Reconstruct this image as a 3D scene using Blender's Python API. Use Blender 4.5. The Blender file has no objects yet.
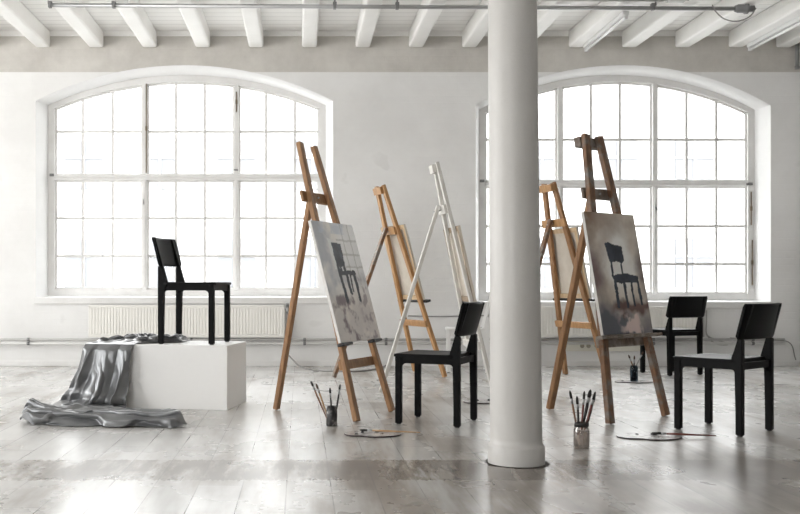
import bpy, bmesh, math, random
from mathutils import Vector, Matrix, noise
random.seed(7)
SC = bpy.context.scene
COL = SC.collection
V = Vector
PI = math.pi

# ------------------------------------------------------------------ materials
def mat(name, col=(.8, .8, .8), rough=.5, metal=0.0, spec=None, coat=0):
    m = bpy.data.materials.new(name); m.use_nodes = True
    b = m.node_tree.nodes['Principled BSDF']
    b.inputs['Base Color'].default_value = (*col, 1)
    b.inputs['Roughness'].default_value = rough
    b.inputs['Metallic'].default_value = metal
    if spec is not None: b.inputs['Specular IOR Level'].default_value = spec
    if coat: b.inputs['Coat Weight'].default_value = coat
    return m

def nd(m, t, **kw):
    n = m.node_tree.nodes.new(t)
    for k, v in kw.items():
        if k.startswith('i_'):
            n.inputs[int(k[2:]) if k[2:].isdigit() else k[2:]].default_value = v
        else: setattr(n, k, v)
    return n
def lk(m, a, b): m.node_tree.links.new(a, b)
def bsdf(m): return m.node_tree.nodes['Principled BSDF']
def coords(m, scale=(1, 1, 1), obj=True):
    tc = nd(m, 'ShaderNodeTexCoord'); mp = nd(m, 'ShaderNodeMapping')
    mp.inputs['Scale'].default_value = scale
    lk(m, tc.outputs['Object' if obj else 'Generated'], mp.inputs['Vector'])
    return mp.outputs['Vector']
def noise_tex(m, vec, scale, detail=4, rough=.55):
    n = nd(m, 'ShaderNodeTexNoise'); n.inputs['Scale'].default_value = scale
    n.inputs['Detail'].default_value = detail; n.inputs['Roughness'].default_value = rough
    lk(m, vec, n.inputs['Vector']); return n.outputs['Fac']
def ramp(m, fac, stops):
    r = nd(m, 'ShaderNodeValToRGB'); e = r.color_ramp.elements
    while len(e) < len(stops): e.new(.5)
    for x, (p, c) in zip(e, stops):
        x.position = p; x.color = (*c, 1) if len(c) == 3 else c
    lk(m, fac, r.inputs['Fac']); return r.outputs['Color']
def mixc(m, fac, a, b, mode='MIX'):
    x = nd(m, 'ShaderNodeMix', data_type='RGBA', blend_type=mode)
    if isinstance(fac, (int, float)): x.inputs[0].default_value = fac
    else: lk(m, fac, x.inputs[0])
    for s, c in ((6, a), (7, b)):
        if isinstance(c, tuple): x.inputs[s].default_value = (*c, 1)
        else: lk(m, c, x.inputs[s])
    return x.outputs[2]
def math_n(m, op, a, b=None, c=None):
    x = nd(m, 'ShaderNodeMath', operation=op)
    for i, s in enumerate((a, b, c)):
        if s is None: continue
        if isinstance(s, (int, float)): x.inputs[i].default_value = s
        else: lk(m, s, x.inputs[i])
    return x.outputs[0]
def bump(m, h, strength=.2, dist=.01):
    b = nd(m, 'ShaderNodeBump'); b.inputs['Strength'].default_value = strength
    b.inputs['Distance'].default_value = dist
    lk(m, h, b.inputs['Height']); lk(m, b.outputs['Normal'], bsdf(m).inputs['Normal'])
def setc(m, sock): lk(m, sock, bsdf(m).inputs['Base Color'])
def setr(m, sock): lk(m, sock, bsdf(m).inputs['Roughness'])

def wood(name, light, dark, stain=None, stain_amt=.55, rough=.55):
    m = mat(name, light, rough)
    v = coords(m, (14, 14, 1.6))
    g = noise_tex(m, v, 3.0, 5, .6)
    c = ramp(m, g, [(.30, dark), (.50, tuple((a + b) / 2 for a, b in zip(light, dark))), (.68, light)])
    if stain:
        s = noise_tex(m, coords(m), 7.0, 5, .65)
        c = mixc(m, ramp(m, s, [(stain_amt, (0, 0, 0)), (stain_amt + .14, (1, 1, 1))]), c, stain)
    setc(m, c); bump(m, g, .25, .004)
    return m

def plaster(name, a, b, rough=.75, scale=1.6):
    m = mat(name, a, rough)
    v = coords(m)
    n1 = noise_tex(m, v, scale, 6, .6); n2 = noise_tex(m, v, scale * 12, 5, .6)
    setc(m, ramp(m, n1, [(.35, b), (.62, a)]))
    bump(m, n2, .22, .01)
    return m

M = {}
WHITE = (.80, .797, .788)
M['paint'] = plaster('white_trim_paint', (.76, .755, .745), (.68, .67, .655), .5, 3)
M['reveal'] = plaster('window_reveal_paint', (.86, .86, .86), (.82, .82, .82), .7, 3)
M['beam'] = plaster('beam_paint', (.90, .893, .875), (.86, .852, .832), .55, 2)
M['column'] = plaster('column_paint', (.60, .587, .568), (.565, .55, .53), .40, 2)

# back wall: white limewash below, raw beige plaster band above z = 3.27
m = plaster('brick_wall_paint', (.80, .797, .79), (.73, .725, .715), .7, 1.3)
mx = nd(m, 'ShaderNodeSeparateXYZ'); tcw = nd(m, 'ShaderNodeTexCoord')
lk(m, tcw.outputs['Object'], mx.inputs[0])
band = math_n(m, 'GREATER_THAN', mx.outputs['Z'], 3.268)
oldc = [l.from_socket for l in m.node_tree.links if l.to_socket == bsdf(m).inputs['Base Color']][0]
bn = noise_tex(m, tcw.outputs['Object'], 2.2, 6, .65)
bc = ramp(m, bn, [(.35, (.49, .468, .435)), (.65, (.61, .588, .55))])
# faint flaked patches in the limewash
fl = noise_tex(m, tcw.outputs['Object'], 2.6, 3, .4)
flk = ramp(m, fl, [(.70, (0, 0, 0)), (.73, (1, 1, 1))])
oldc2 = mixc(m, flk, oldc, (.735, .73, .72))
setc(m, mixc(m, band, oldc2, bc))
brk = nd(m, 'ShaderNodeTexBrick'); brk.inputs['Scale'].default_value = 1.0
mpb = nd(m, 'ShaderNodeMapping'); mpb.inputs['Rotation'].default_value = (PI / 2, 0, 0)
lk(m, tcw.outputs['Object'], mpb.inputs['Vector']); lk(m, mpb.outputs['Vector'], brk.inputs['Vector'])
brk.inputs['Brick Width'].default_value = .27; brk.inputs['Row Height'].default_value = .075
brk.inputs['Mortar Size'].default_value = .006; brk.inputs['Mortar Smooth'].default_value = 1.0
hh = math_n(m, 'ADD', math_n(m, 'MULTIPLY', brk.outputs['Fac'], -.6), noise_tex(m, tcw.outputs['Object'], 14, 5))
for l in list(m.node_tree.links):
    if l.to_socket == bsdf(m).inputs['Normal']: m.node_tree.links.remove(l)
bump(m, hh, .18, .008)
M['wall'] = m
M['sidewall'] = plaster('side_wall_paint', (.82, .815, .80), (.78, .775, .76), .7, 1.3)

# ceiling: white boards
m = mat('ceiling_boards', (.82, .815, .795), .6)
v = coords(m)
w = nd(m, 'ShaderNodeTexWave', bands_direction='Y'); w.inputs['Scale'].default_value = 2.1
w.inputs['Distortion'].default_value = 0; lk(m, v, w.inputs['Vector'])
seam = ramp(m, w.outputs['Fac'], [(.0, (1, 1, 1)), (.03, (0, 0, 0))])
setc(m, mixc(m, seam, ramp(m, noise_tex(m, v, 1.5, 5), [(.35, (.84, .832, .81)), (.6, (.89, .882, .865))]), (.6, .59, .57)))
M['ceiling'] = m

# floor: worn white painted boards running towards the window wall
m = mat('worn_white_floorboards', (.7, .69, .67), .3)
tc = nd(m, 'ShaderNodeTexCoord'); P = tc.outputs['Object']
sx = nd(m, 'ShaderNodeSeparateXYZ'); lk(m, P, sx.inputs[0])
bx_ = math_n(m, 'DIVIDE', math_n(m, 'ADD', sx.outputs['X'], .06 + 20 * .198), .198)
fr = math_n(m, 'FRACT', bx_); bi = math_n(m, 'FLOOR', bx_)
edge = math_n(m, 'MINIMUM', fr, math_n(m, 'SUBTRACT', 1.0, fr))
wn = nd(m, 'ShaderNodeTexWhiteNoise', noise_dimensions='1D'); lk(m, bi, wn.inputs['W'])
# each board: end joints every 2.4 m at its own offset
yy = math_n(m, 'ADD', math_n(m, 'DIVIDE', sx.outputs['Y'], 2.4), math_n(m, 'MULTIPLY', wn.outputs['Value'], 7.0))
fy = math_n(m, 'FRACT', yy); ey = math_n(m, 'MINIMUM', fy, math_n(m, 'SUBTRACT', 1.0, fy))
wn2 = nd(m, 'ShaderNodeTexWhiteNoise', noise_dimensions='2D')
cb = nd(m, 'ShaderNodeCombineXYZ'); lk(m, bi, cb.inputs[0]); lk(m, math_n(m, 'FLOOR', yy), cb.inputs[1])
lk(m, cb.outputs[0], wn2.inputs['Vector'])
mp1 = nd(m, 'ShaderNodeMapping'); mp1.inputs['Scale'].default_value = (3.2, .55, 1); lk(m, P, mp1.inputs['Vector'])
n1 = noise_tex(m, mp1.outputs['Vector'], 1.3, 5, .55)
mp2 = nd(m, 'ShaderNodeMapping'); mp2.inputs['Scale'].default_value = (22, 2.2, 1); lk(m, P, mp2.inputs['Vector'])
n2 = noise_tex(m, mp2.outputs['Vector'], 2.0, 3, .55)
n3 = noise_tex(m, P, .8, 5, .6)
# worn cross strip (boards over an old joist line) between Y = 4.5 and 5.1
s0 = math_n(m, 'SUBTRACT', sx.outputs['Y'], 4.78)
strip = math_n(m, 'LESS_THAN', math_n(m, 'ABSOLUTE', math_n(m, 'ADD', s0, math_n(m, 'MULTIPLY', math_n(m, 'SUBTRACT', n2, .5), .12))), .26)
front = math_n(m, 'LESS_THAN', sx.outputs['Y'], 4.52)
wear = math_n(m, 'ADD', math_n(m, 'MULTIPLY', n1, .86), math_n(m, 'MULTIPLY', n2, .14))
wear = math_n(m, 'ADD', wear, math_n(m, 'MULTIPLY', math_n(m, 'SUBTRACT', n3, .5), .5))
wear = math_n(m, 'ADD', wear, math_n(m, 'MULTIPLY', math_n(m, 'SUBTRACT', wn2.outputs['Value'], .5), .10))
pn = ramp(m, noise_tex(m, mp1.outputs['Vector'], 3.4, 6, .7), [(.40, (.15, .15, .15)), (.58, (1, 1, 1))])
wear = math_n(m, 'ADD', wear, math_n(m, 'MULTIPLY', math_n(m, 'MULTIPLY', strip, pn), .34))
# the walked-on part on the right, near the column, is worn down further
xr = nd(m, 'ShaderNodeMapRange', interpolation_type='SMOOTHSTEP'); xr.inputs[1].default_value = -.4; xr.inputs[2].default_value = .9; lk(m, sx.outputs['X'], xr.inputs[0])
yr = nd(m, 'ShaderNodeMapRange', interpolation_type='SMOOTHSTEP'); yr.inputs[1].default_value = 6.4; yr.inputs[2].default_value = 4.6; lk(m, sx.outputs['Y'], yr.inputs[0])
wear = math_n(m, 'ADD', wear, math_n(m, 'MULTIPLY', math_n(m, 'MULTIPLY', xr.outputs[0], yr.outputs[0]), .17))
wear = math_n(m, 'ADD', wear, math_n(m, 'MULTIPLY', front, .02))
pc = ramp(m, wear, [(.40, (.60, .592, .58)), (.55, (.48, .468, .45)), (.67, (.29, .26, .228)), (.82, (.16, .132, .108))])
gapx = math_n(m, 'LESS_THAN', edge, .014)
gapy = math_n(m, 'LESS_THAN', ey, .0012)
gap = math_n(m, 'MAXIMUM', gapx, gapy)
gapn = math_n(m, 'MULTIPLY', gap, ramp(m, noise_tex(m, P, 1.7, 4), [(.38, (.1, .1, .1)), (.6, (.9, .9, .9))]))
setc(m, mixc(m, gapn, pc, (.10, .09, .08)))
rr = nd(m, 'ShaderNodeMapRange'); rr.inputs[1].default_value = .35; rr.inputs[2].default_value = .7
rr.inputs[3].default_value = .17; rr.inputs[4].default_value = .38
bsdf(m).inputs['Specular IOR Level'].default_value = .7
lk(m, math_n(m, 'ADD', math_n(m, 'MULTIPLY', n3, .8), math_n(m, 'MULTIPLY', n1, .25)), rr.inputs[0]); setr(m, rr.outputs[0])
bump(m, math_n(m, 'MULTIPLY', gap, -.8), .10, .005)
M['floor'] = m

# things
m = mat('black_stained_wood', (.004, .004, .0043), .46, spec=.10)
v = coords(m, (30, 30, 3)); g = noise_tex(m, v, 3, 4); bump(m, g, .08, .002)
M['black'] = m
m = mat('white_lacquered_wood', (.80, .80, .79), .4); v = coords(m, (30, 30, 3)); bump(m, noise_tex(m, v, 3, 4), .06, .002)
M['whitewood'] = m
M['glide'] = mat('dark_plastic_glide', (.03, .03, .03), .5)
M['plinth'] = plaster('plinth_paint', (.84, .835, .825), (.82, .815, .805), .55, 2)
M['pine'] = wood('honey_pine', (.38, .205, .09), (.20, .098, .042), (.16, .085, .04), .62)
M['pine_pale'] = wood('pale_orange_pine', (.50, .285, .125), (.32, .165, .065), (.2, .11, .05), .66)
M['pine_dark'] = wood('paint_stained_brown_wood', (.27, .14, .068), (.12, .06, .032), (.22, .20, .175), .47)
M['pine_grey'] = wood('grey_paint_smeared_wood', (.20, .15, .115), (.10, .065, .045), (.26, .23, .20), .46)
M['easel_white'] = wood('whitewashed_wood', (.70, .685, .65), (.56, .54, .50), (.36, .33, .29), .68)
M['iron'] = mat('black_iron', (.012, .012, .013), .45)
M['steel'] = mat('galvanised_steel', (.42, .42, .42), .38, .8)
M['linen'] = plaster('raw_linen', (.62, .565, .49), (.55, .495, .42), .85, 9)
M['stretcher'] = wood('stretcher_pine', (.62, .47, .30), (.48, .34, .2))
M['stretcher_dark'] = wood('stretcher_dark', (.40, .31, .22), (.25, .18, .12))
M['canvas_edge'] = plaster('primed_canvas_edge', (.78, .77, .75), (.68, .66, .63), .8, 12)
M['radiator'] = mat('cream_radiator_enamel', (.79, .775, .735), .4)
M['pipe'] = mat('grey_painted_pipe', (.46, .45, .44), .5)
M['pipe_dark'] = mat('dark_grey_pipe', (.20, .20, .20), .5)
M['pipe_white'] = mat('white_painted_pipe', (.66, .655, .64), .5)
M['rust'] = mat('rusty_bolt', (.16, .12, .08), .6)
M['tube'] = mat('white_tube_glass', (.88, .88, .88), .18)
M['lamp_housing'] = mat('white_lamp_housing', (.72, .72, .72), .35)
M['cord_dark'] = mat('dark_cable', (.05, .05, .05), .5)
M['cord_grey'] = mat('grey_cable', (.30, .29, .28), .5)
M['cream'] = mat('cream_plastic', (.72, .70, .62), .4)
M['socket'] = mat('brown_grey_socket', (.36, .33, .26), .5)
M['jar_dark'] = mat('dark_tin', (.035, .034, .033), .3, .4)
M['bristle_black'] = mat('black_bristle', (.012, .011, .010), .7)
M['bristle_brown'] = mat('brown_bristle', (.07, .04, .025), .75)
M['handle_brown'] = mat('brown_handle', (.20, .10, .055), .35)
M['handle_dark'] = mat('dark_handle', (.02, .016, .014), .35)
M['handle_red'] = mat('red_brown_handle', (.16, .045, .035), .35)
M['handle_tan'] = mat('tan_handle', (.42, .26, .13), .4)
M['brass'] = mat('brass_ferrule', (.55, .40, .18), .3, .9)

def glass(name, tint=(1, 1, 1), gl=.06, rough=.03):
    m = bpy.data.materials.new(name); m.use_nodes = True
    nt = m.node_tree; nt.nodes.remove(nt.nodes['Principled BSDF'])
    t = nd(m, 'ShaderNodeBsdfTransparent'); t.inputs[0].default_value = (*tint, 1)
    g = nd(m, 'ShaderNodeBsdfGlossy'); g.inputs['Roughness'].default_value = rough
    fz = nd(m, 'ShaderNodeFresnel'); fz.inputs['IOR'].default_value = 1.45
    x = nd(m, 'ShaderNodeMixShader')
    lk(m, math_n(m, 'MULTIPLY', fz.outputs[0], gl * 8), x.inputs[0])
    lk(m, t.outputs[0], x.inputs[1]); lk(m, g.outputs[0], x.inputs[2])
    lk(m, x.outputs[0], nt.nodes['Material Output'].inputs['Surface'])
    return m
M['pane'] = glass('window_glass', (.985, .99, .99), .05)
M['jarglass'] = glass('jar_glass', (.90, .885, .87), .07)
M['jarglass_blue'] = glass('blue_jar_glass', (.36, .44, .50), .07)
m = mat('murky_paint_water', (.10, .055, .04), .15); bsdf(m).inputs['Alpha'].default_value = .55
n = noise_tex(m, coords(m, (30, 30, 12)), 1, 3)
setc(m, ramp(m, n, [(.36, (.14, .075, .055)), (.5, (.36, .25, .19)), (.64, (.72, .65, .6))]))
M['water'] = m
m = mat('murky_blue_water', (.03, .045, .06), .15); M['water_blue'] = m
m = mat('tin_smears', (.03, .03, .03), .35)
setc(m, ramp(m, noise_tex(m, coords(m, (26, 26, 22)), 1, 3), [(.46, (.014, .013, .013)), (.58, (.10, .095, .09)), (.70, (.5, .48, .45))]))
M['tin'] = m
def palette_mat(name, base, rim_d):
    m = mat(name, base, .22, 0)
    v = coords(m); n_ = noise_tex(m, v, 13, 5, .65); n2_ = noise_tex(m, v, 26, 4, .6)
    c = ramp(m, n_, [(.38, tuple(x * .55 for x in base)), (.5, base), (.66, tuple(min(1, x * 1.25) for x in base))])
    c = mixc(m, ramp(m, n2_, [(.60, (0, 0, 0)), (.66, (1, 1, 1))]), c, (.10, .09, .11))
    setc(m, c); return m
M['palette'] = palette_mat('smeared_palette', (.50, .48, .47), .2)
M['palette_edge'] = mat('dark_palette_edge', (.035, .022, .022), .4)
M['paint_blob'] = mat('dark_oil_paint', (.015, .015, .02), .25)
M['facade'] = plaster('pale_facade_render', (.50, .50, .495), (.46, .46, .455), .9, .4)
M['facade_win'] = mat('pale_facade_window', (.130, .134, .142), .6)
M['street'] = plaster('street_paving', (.42, .42, .41), (.36, .36, .35), .9, .5)

# satin cloth
m = mat('grey_satin', (.19, .194, .20), .26, .60)
bsdf(m).inputs['Anisotropic'].default_value = .3
bsdf(m).inputs['Sheen Weight'].default_value = .15
M['satin'] = m; bsdf(m).inputs['Roughness'].default_value = .31

# ------------------------------------------------------------------ mesh helpers
class MB:
    """collects shapes in one bmesh"""
    def __init__(s): s.bm = bmesh.new()
    def box(s, c, size, rot=None, bev=0, seg=2, mi=0):
        mtx = Matrix.Translation(V(c)) @ (rot.to_4x4() if rot else Matrix.Identity(4)) @ Matrix.Diagonal((*size, 1))
        r = bmesh.ops.create_cube(s.bm, size=1, matrix=mtx)
        vs = set(r['verts'])
        if bev:
            es = list({e for v in vs for e in v.link_edges})
            rb = bmesh.ops.bevel(s.bm, geom=es, offset=bev, segments=seg, profile=.6, affect='EDGES')
            fs = rb['faces']
            if mi:
                for v in rb['verts']:
                    for f in v.link_faces: f.material_index = mi
        elif mi:
            for v in vs:
                for f in v.link_faces: f.material_index = mi
        return s
    def bar(s, a, b, wa, wb, side, bev=0, seg=1):
        """box from a to b; side = direction of its width wa; wb = thickness"""
        a, b = V(a), V(b); z = (b - a); L = z.length; z.normalize()
        x = V(side); x = (x - z * x.dot(z)).normalized(); y = z.cross(x)
        R = Matrix((x, y, z)).transposed()
        return s.box((a + b) / 2, (wa, wb, L), R, bev, seg)
    def tube(s, pts, r, n=8, cap=True):
        pts = [V(p) for p in pts]
        rs = r if isinstance(r, (list, tuple)) else [r] * len(pts)
        rings = []; up = None
        for i, p in enumerate(pts):
            d = (pts[min(i + 1, len(pts) - 1)] - pts[max(i - 1, 0)]).normalized()
            if up is None: up = d.orthogonal().normalized()
            up = (up - d * up.dot(d))
            up = up.normalized() if up.length > 1e-6 else d.orthogonal().normalized()
            q = d.cross(up)
            rings.append([s.bm.verts.new(p + (up * math.cos(t) + q * math.sin(t)) * rs[i]) for t in [2 * PI * k / n for k in range(n)]])
        for A, B in zip(rings, rings[1:]):
            for k in range(n): s.bm.faces.new((A[k], A[(k + 1) % n], B[(k + 1) % n], B[k])).smooth = True
        if cap:
            s.bm.faces.new(rings[0][::-1]); s.bm.faces.new(rings[-1])
        return s
    def lathe(s, prof, c=(0, 0, 0), n=32, axis=None, smooth=True):
        c = V(c); rings = []
        R = V((0, 0, 1)).rotation_difference(V(axis)).to_matrix() if axis else Matrix.Identity(3)
        for (r, z) in prof:
            if r < 1e-6: rings.append([s.bm.verts.new(c + R @ V((0, 0, z)))])
            else: rings.append([s.bm.verts.new(c + R @ V((r * math.cos(2 * PI * k / n), r * math.sin(2 * PI * k / n), z))) for k in range(n)])
        for A, B in zip(rings, rings[1:]):
            for k in range(n):
                k2 = (k + 1) % n
                if len(A) == 1 and len(B) == 1: continue
                if len(A) == 1: f = s.bm.faces.new((A[0], B[k2], B[k]))
                elif len(B) == 1: f = s.bm.faces.new((A[k], A[k2], B[0]))
                else: f = s.bm.faces.new((A[k], A[k2], B[k2], B[k]))
                f.smooth = smooth
        return s
    def prism(s, poly, d):
        """closed polygon of 3D points extruded by vector d"""
        d = V(d); A = [s.bm.verts.new(V(p)) for p in poly]; B = [s.bm.verts.new(V(p) + d) for p in poly]
        n = len(A)
        s.bm.faces.new(A[::-1]); s.bm.faces.new(B)
        for k in range(n): s.bm.faces.new((A[k], A[(k + 1) % n], B[(k + 1) % n], B[k]))
        return s
    def build(s, name, m, parent=None, smooth=False, loc=None, rz=0):
        bmesh.ops.recalc_face_normals(s.bm, faces=s.bm.faces)
        me = bpy.data.meshes.new(name)
        if smooth:
            for f in s.bm.faces: f.smooth = True
        s.bm.to_mesh(me); s.bm.free()
        for x in (m if isinstance(m, (list, tuple)) else [m]): me.materials.append(x)
        o = bpy.data.objects.new(name, me); COL.objects.link(o)
        if parent: o.parent = parent
        if loc: o.location = loc
        o.rotation_euler[2] = rz
        return o

def empty(name, loc=(0, 0, 0), rz=0):
    o = bpy.data.objects.new(name, None); COL.objects.link(o)
    o.location = loc; o.rotation_euler = (0, 0, rz); o.empty_display_size = .1
    return o
def tag(o, label, cat, group=None):
    o['label'] = label; o['category'] = cat
    if group: o['group'] = group
    return o
def struct(o, label=None):
    o['kind'] = 'structure'
    if label: o['label'] = label
    return o
def copy_tree(o, parent=None):
    c = o.copy(); COL.objects.link(c)
    if parent: c.parent = parent
    for ch in list(o.children): copy_tree(ch, c)
    return c

# ------------------------------------------------------------------ room shell
YW = 10.9            # window wall
XL, XR, YB = -6.6, 5.56, -4.0
ZC = 3.725
struct(MB().box(((XL + XR) / 2, (YW + YB) / 2, -.1), (XR - XL + .6, YW - YB + .6, .2)).build('floor', M['floor']))
struct(MB().box(((XL + XR) / 2, (YW + YB) / 2, ZC + .1), (XR - XL + .6, YW - YB + .6, .2)).build('ceiling', M['ceiling']))

def arch(x0, x1, zb, zs, za, n=28):
    """closed outline (x,z), from lower left round over the arch to lower right"""
    c = (x0 + x1) / 2; h = (x1 - x0) / 2; sg = za - zs
    R = (h * h + sg * sg) / (2 * sg); zc = za - R; a = math.asin(h / R)
    pts = [(x0, zb)]
    for i in range(n + 1):
        t = -a + 2 * a * i / n
        pts.append((c + R * math.sin(t), zc + R * math.cos(t)))
    pts.append((x1, zb))
    return pts
WIN = [dict(o=(-2.936, .367, .765, 2.95, 3.345), sp=.075),
       dict(o=(1.955, 5.235, .715, 2.90, 3.345), sp=.075)]
for wd in WIN:
    x0, x1, zb, zs, za = wd['o']; s = wd['sp']
    wd['i'] = (x0 + s, x1 - s, zb + .01, zs - .012, za - .062)
YF = 11.12           # front of the window frames

bm = bmesh.new()
def loop3(bm, pts, y):
    vs = [bm.verts.new((p[0], y, p[1])) for p in pts]
    es = [bm.edges.new((vs[i], vs[(i + 1) % len(vs)])) for i in range(len(vs))]
    return vs, es
def wall_face(y, key):
    _, eo = loop3(bm, [(XL - .3, 0), (XL - .3, ZC), (XR + .3, ZC), (XR + .3, 0)], y)
    allv = []; es = list(eo)
    for wd in WIN:
        vs, e = loop3(bm, arch(*wd[key]), y); allv.append(vs); es += e
    bmesh.ops.triangle_fill(bm, edges=es, use_beauty=True)
    return allv
Ls = wall_face(YW, 'o'); Lb = wall_face(YW + .50, 'i')
for wd, A, B in zip(WIN, Ls, Lb):
    Cc, _ = loop3(bm, arch(*wd['i']), YF)
    for P0, P1 in ((A, Cc), (Cc, B)):
        n = len(P0)
        for k in range(n):
            f = bm.faces.new((P0[k], P0[(k + 1) % n], P1[(k + 1) % n], P1[k])); f.material_index = 1
            f.smooth = 0 < k < n - 2
me = bpy.data.meshes.new('wall_back')
bmesh.ops.recalc_face_normals(bm, faces=bm.faces); bm.to_mesh(me); bm.free()
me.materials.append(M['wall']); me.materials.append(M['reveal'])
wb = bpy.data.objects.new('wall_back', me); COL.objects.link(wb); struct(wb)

def holed_wall(name, axis, pos, a0, a1, holes, zb, zt, th=.3):
    """straight wall with rectangular window openings; axis 'x': wall along X at Y=pos"""
    b = MB()
    def seg(u0, u1, z0, z1):
        if u1 - u0 < 1e-3 or z1 - z0 < 1e-3: return
        c = ((u0 + u1) / 2, (z0 + z1) / 2); 
        if axis == 'x': b.box((c[0], pos, c[1]), (u1 - u0, th, z1 - z0))
        else: b.box((pos, c[0], c[1]), (th, u1 - u0, z1 - z0))
    u = a0
    for h0, h1 in holes:
        seg(u, h0, 0, ZC); seg(h0, h1, 0, zb); seg(h0, h1, zt, ZC); u = h1
    seg(u, a1, 0, ZC)
    return struct(b.build(name, M['sidewall']))
LH = [(2.2, 4.9), (6.2, 9.2)]  # left and front openings: out of view, added to light surfaces facing the camera
FH = [(-5.6, -2.3)]
holed_wall('wall_left', 'y', XL - .15, YB - .3, YW, LH, .77, 3.3)
holed_wall('wall_right', 'y', XR + .15, YB - .3, YW, [], .77, 3.3).data.materials[0] = plaster('bounce_cut_wall_grey', (.50, .49, .475), (.46, .45, .435), .7, 1.3)  # right wall darkened to lessen its bounce light on the column
holed_wall('wall_front', 'x', YB - .15, XL, XR, FH, .77, 3.3)

# skirting along the window wall
struct(MB().box(((XL + XR) / 2, YW - .008, .028), (XR - XL - .02, .016, .056), bev=.004).build('baseboard_back', M['paint']))

# ceiling beams, running away from the window wall
for n in range(-11, 10):
    xc = .105 + .592 * n
    if n == 9: xc = 5.37
    o = MB().box((xc, (YW + YB) / 2, ZC - .094), (.165, YW - YB - .002, .188), bev=.03, seg=3).build('ceiling_beam', M['beam'])
    struct(o)
# thin cornice strip between beams at the wall head
struct(MB().box(((XL + XR) / 2, YW - .012, ZC - .03), (XR - XL - .02, .024, .058)).build('trim_1', M['beam']))

# ------------------------------------------------------------------ windows
def arch_z(a, x):
    x0, x1, zb, zs, za = a
    c = (x0 + x1) / 2; h = (x1 - x0) / 2; sg = za - zs; R = (h * h + sg * sg) / (2 * sg)
    return za - R + math.sqrt(max(0, R * R - (x - c) ** 2))
def inset(a, d):
    x0, x1, zb, zs, za = a
    return (x0 + d, x1 - d, zb + d, zs - d * .40, za - d)

def make_window(name, wd, mull, trans, bars_x, rows_lo, row_hi, latch, rods):
    a = wd['i']; root = struct(empty(name, ((a[0] + a[1]) / 2, YF, a[2])))
    ox, oy, oz = root.location
    L = lambda x, y, z: (x - ox, y - oy, z - oz)
    fw = .075
    # outer frame: ring between outline and inset outline
    A = arch(*a); B = arch(*inset(a, fw)); b = MB(); bmm = b.bm
    ya, yb = YF + .002, YF + .10
    rings = [[bmm.verts.new(L(p[0], y, p[1])) for p in pts] for pts, y in ((A, ya), (B, ya), (B, yb), (A, yb))]
    n = len(A)
    for r0, r1 in zip(rings, rings[1:] + rings[:1]):
        for k in range(n): bmm.faces.new((r0[k], r0[(k + 1) % n], r1[(k + 1) % n], r1[k]))
    b.build('window_frame', M['paint'], root)
    ib = inset(a, fw)
    # mullions and transom
    for mxx in mull:
        MB().box(L(mxx, YF + .05, (ib[2] + arch_z(ib, mxx)) / 2), (.05, .11, arch_z(ib, mxx) - ib[2] + .02), bev=.006).build('mullion', M['paint'], root)
        MB().box(L(mxx, YF - .008, (ib[2] + trans) / 2), (.026, .02, trans - ib[2] - .06), bev=.004).build('cover_strip', M['paint'], root)
    MB().box(L((ib[0] + ib[1]) / 2, YF + .05, trans), (ib[1] - ib[0] + .01, .12, .055), bev=.006).box(L((ib[0] + ib[1]) / 2, YF - .012, trans + .02), (ib[1] - ib[0], .03, .03), bev=.006).build('transom', M['paint'], root)
    edges = [ib[0]] + list(mull) + [ib[1]]
    for i in range(len(edges) - 1):
        xa = edges[i] + (.025 if i else 0); xb = edges[i + 1] - (.025 if i < len(edges) - 2 else 0)
        sw = .021
        for part in ('lower', 'upper'):
            b = MB(); z0, z1 = (ib[2], trans - .0275) if part == 'lower' else (trans + .0275, None)
            top = (lambda x: z1) if part == 'lower' else (lambda x: arch_z(ib, min(max(x, ib[0]), ib[1])))
            yc = YF + .055; T = .04
            b.box(L((xa + xb) / 2, yc, z0 + sw / 2), (xb - xa - 2 * sw, T - .004, sw))
            for xs, sgn in ((xa, 1), (xb, -1)):
                zt = min(top(xs), top(xs + sgn * sw)) - .002
                b.box(L(xs + sgn * sw / 2, yc, (z0 + zt) / 2), (sw, T, zt - z0))
            ns = 12
            for k in range(ns):
                p, q = xa + sw + (xb - xa - 2 * sw) * k / ns, xa + sw + (xb - xa - 2 * sw) * (k + 1) / ns
                b.prism([L(p, yc - T / 2 + .002, top(p)), L(q, yc - T / 2 + .002, top(q)), L(q, yc - T / 2 + .002, top(q) - sw), L(p, yc - T / 2 + .002, top(p) - sw)], (0, T - .004, 0))
            b.build('sash', M['paint'], root)
            g = MB()
            for xx in bars_x[i]:
                g.box(L(xx, yc, (z0 + top(xx)) / 2), (.029, .03, top(xx) - z0 - .01))
            for zz in (rows_lo if part == 'lower' else row_hi):
                g.box(L((xa + xb) / 2, yc, zz), (xb - xa - .02, .028, .029))
            g.build('glazing_bars', M['paint'], root)
            pts = [(xa, z0), (xa, top(xa))] + [(xa + (xb - xa) * k / 12, top(xa + (xb - xa) * k / 12)) for k in range(1, 12)] + [(xb, top(xb)), (xb, z0)]
            pb = MB(); pb.bm.faces.new([pb.bm.verts.new(L(p[0], YF + .058, p[1])) for p in pts])
            pb.build('glass_pane', M['pane'], root)
    for (lx, lz, w, h) in latch:
        MB().box(L(lx, YF - .008, lz), (w, .02, h), bev=.004).tube([L(lx, YF - .012, lz), L(lx, YF - .04, lz), L(lx + w * .3, YF - .045, lz - h * .4)], .006, 6).build('window_latch', M['pipe_dark'], root)
    for (rx_, z0_, z1_) in rods:
        MB().tube([L(rx_, YF - .008, z0_), L(rx_, YF - .008, z1_)], .007, 8).box(L(rx_, YF - .008, (z0_ + z1_) / 2), (.022, .016, .05), bev=.003).build('window_bolt', M['rust'], root)
    return root
K = 980 / YF
wx = lambda p: (p - 300) / K
wz = lambda p: .9 + (285 - p) / K
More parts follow.
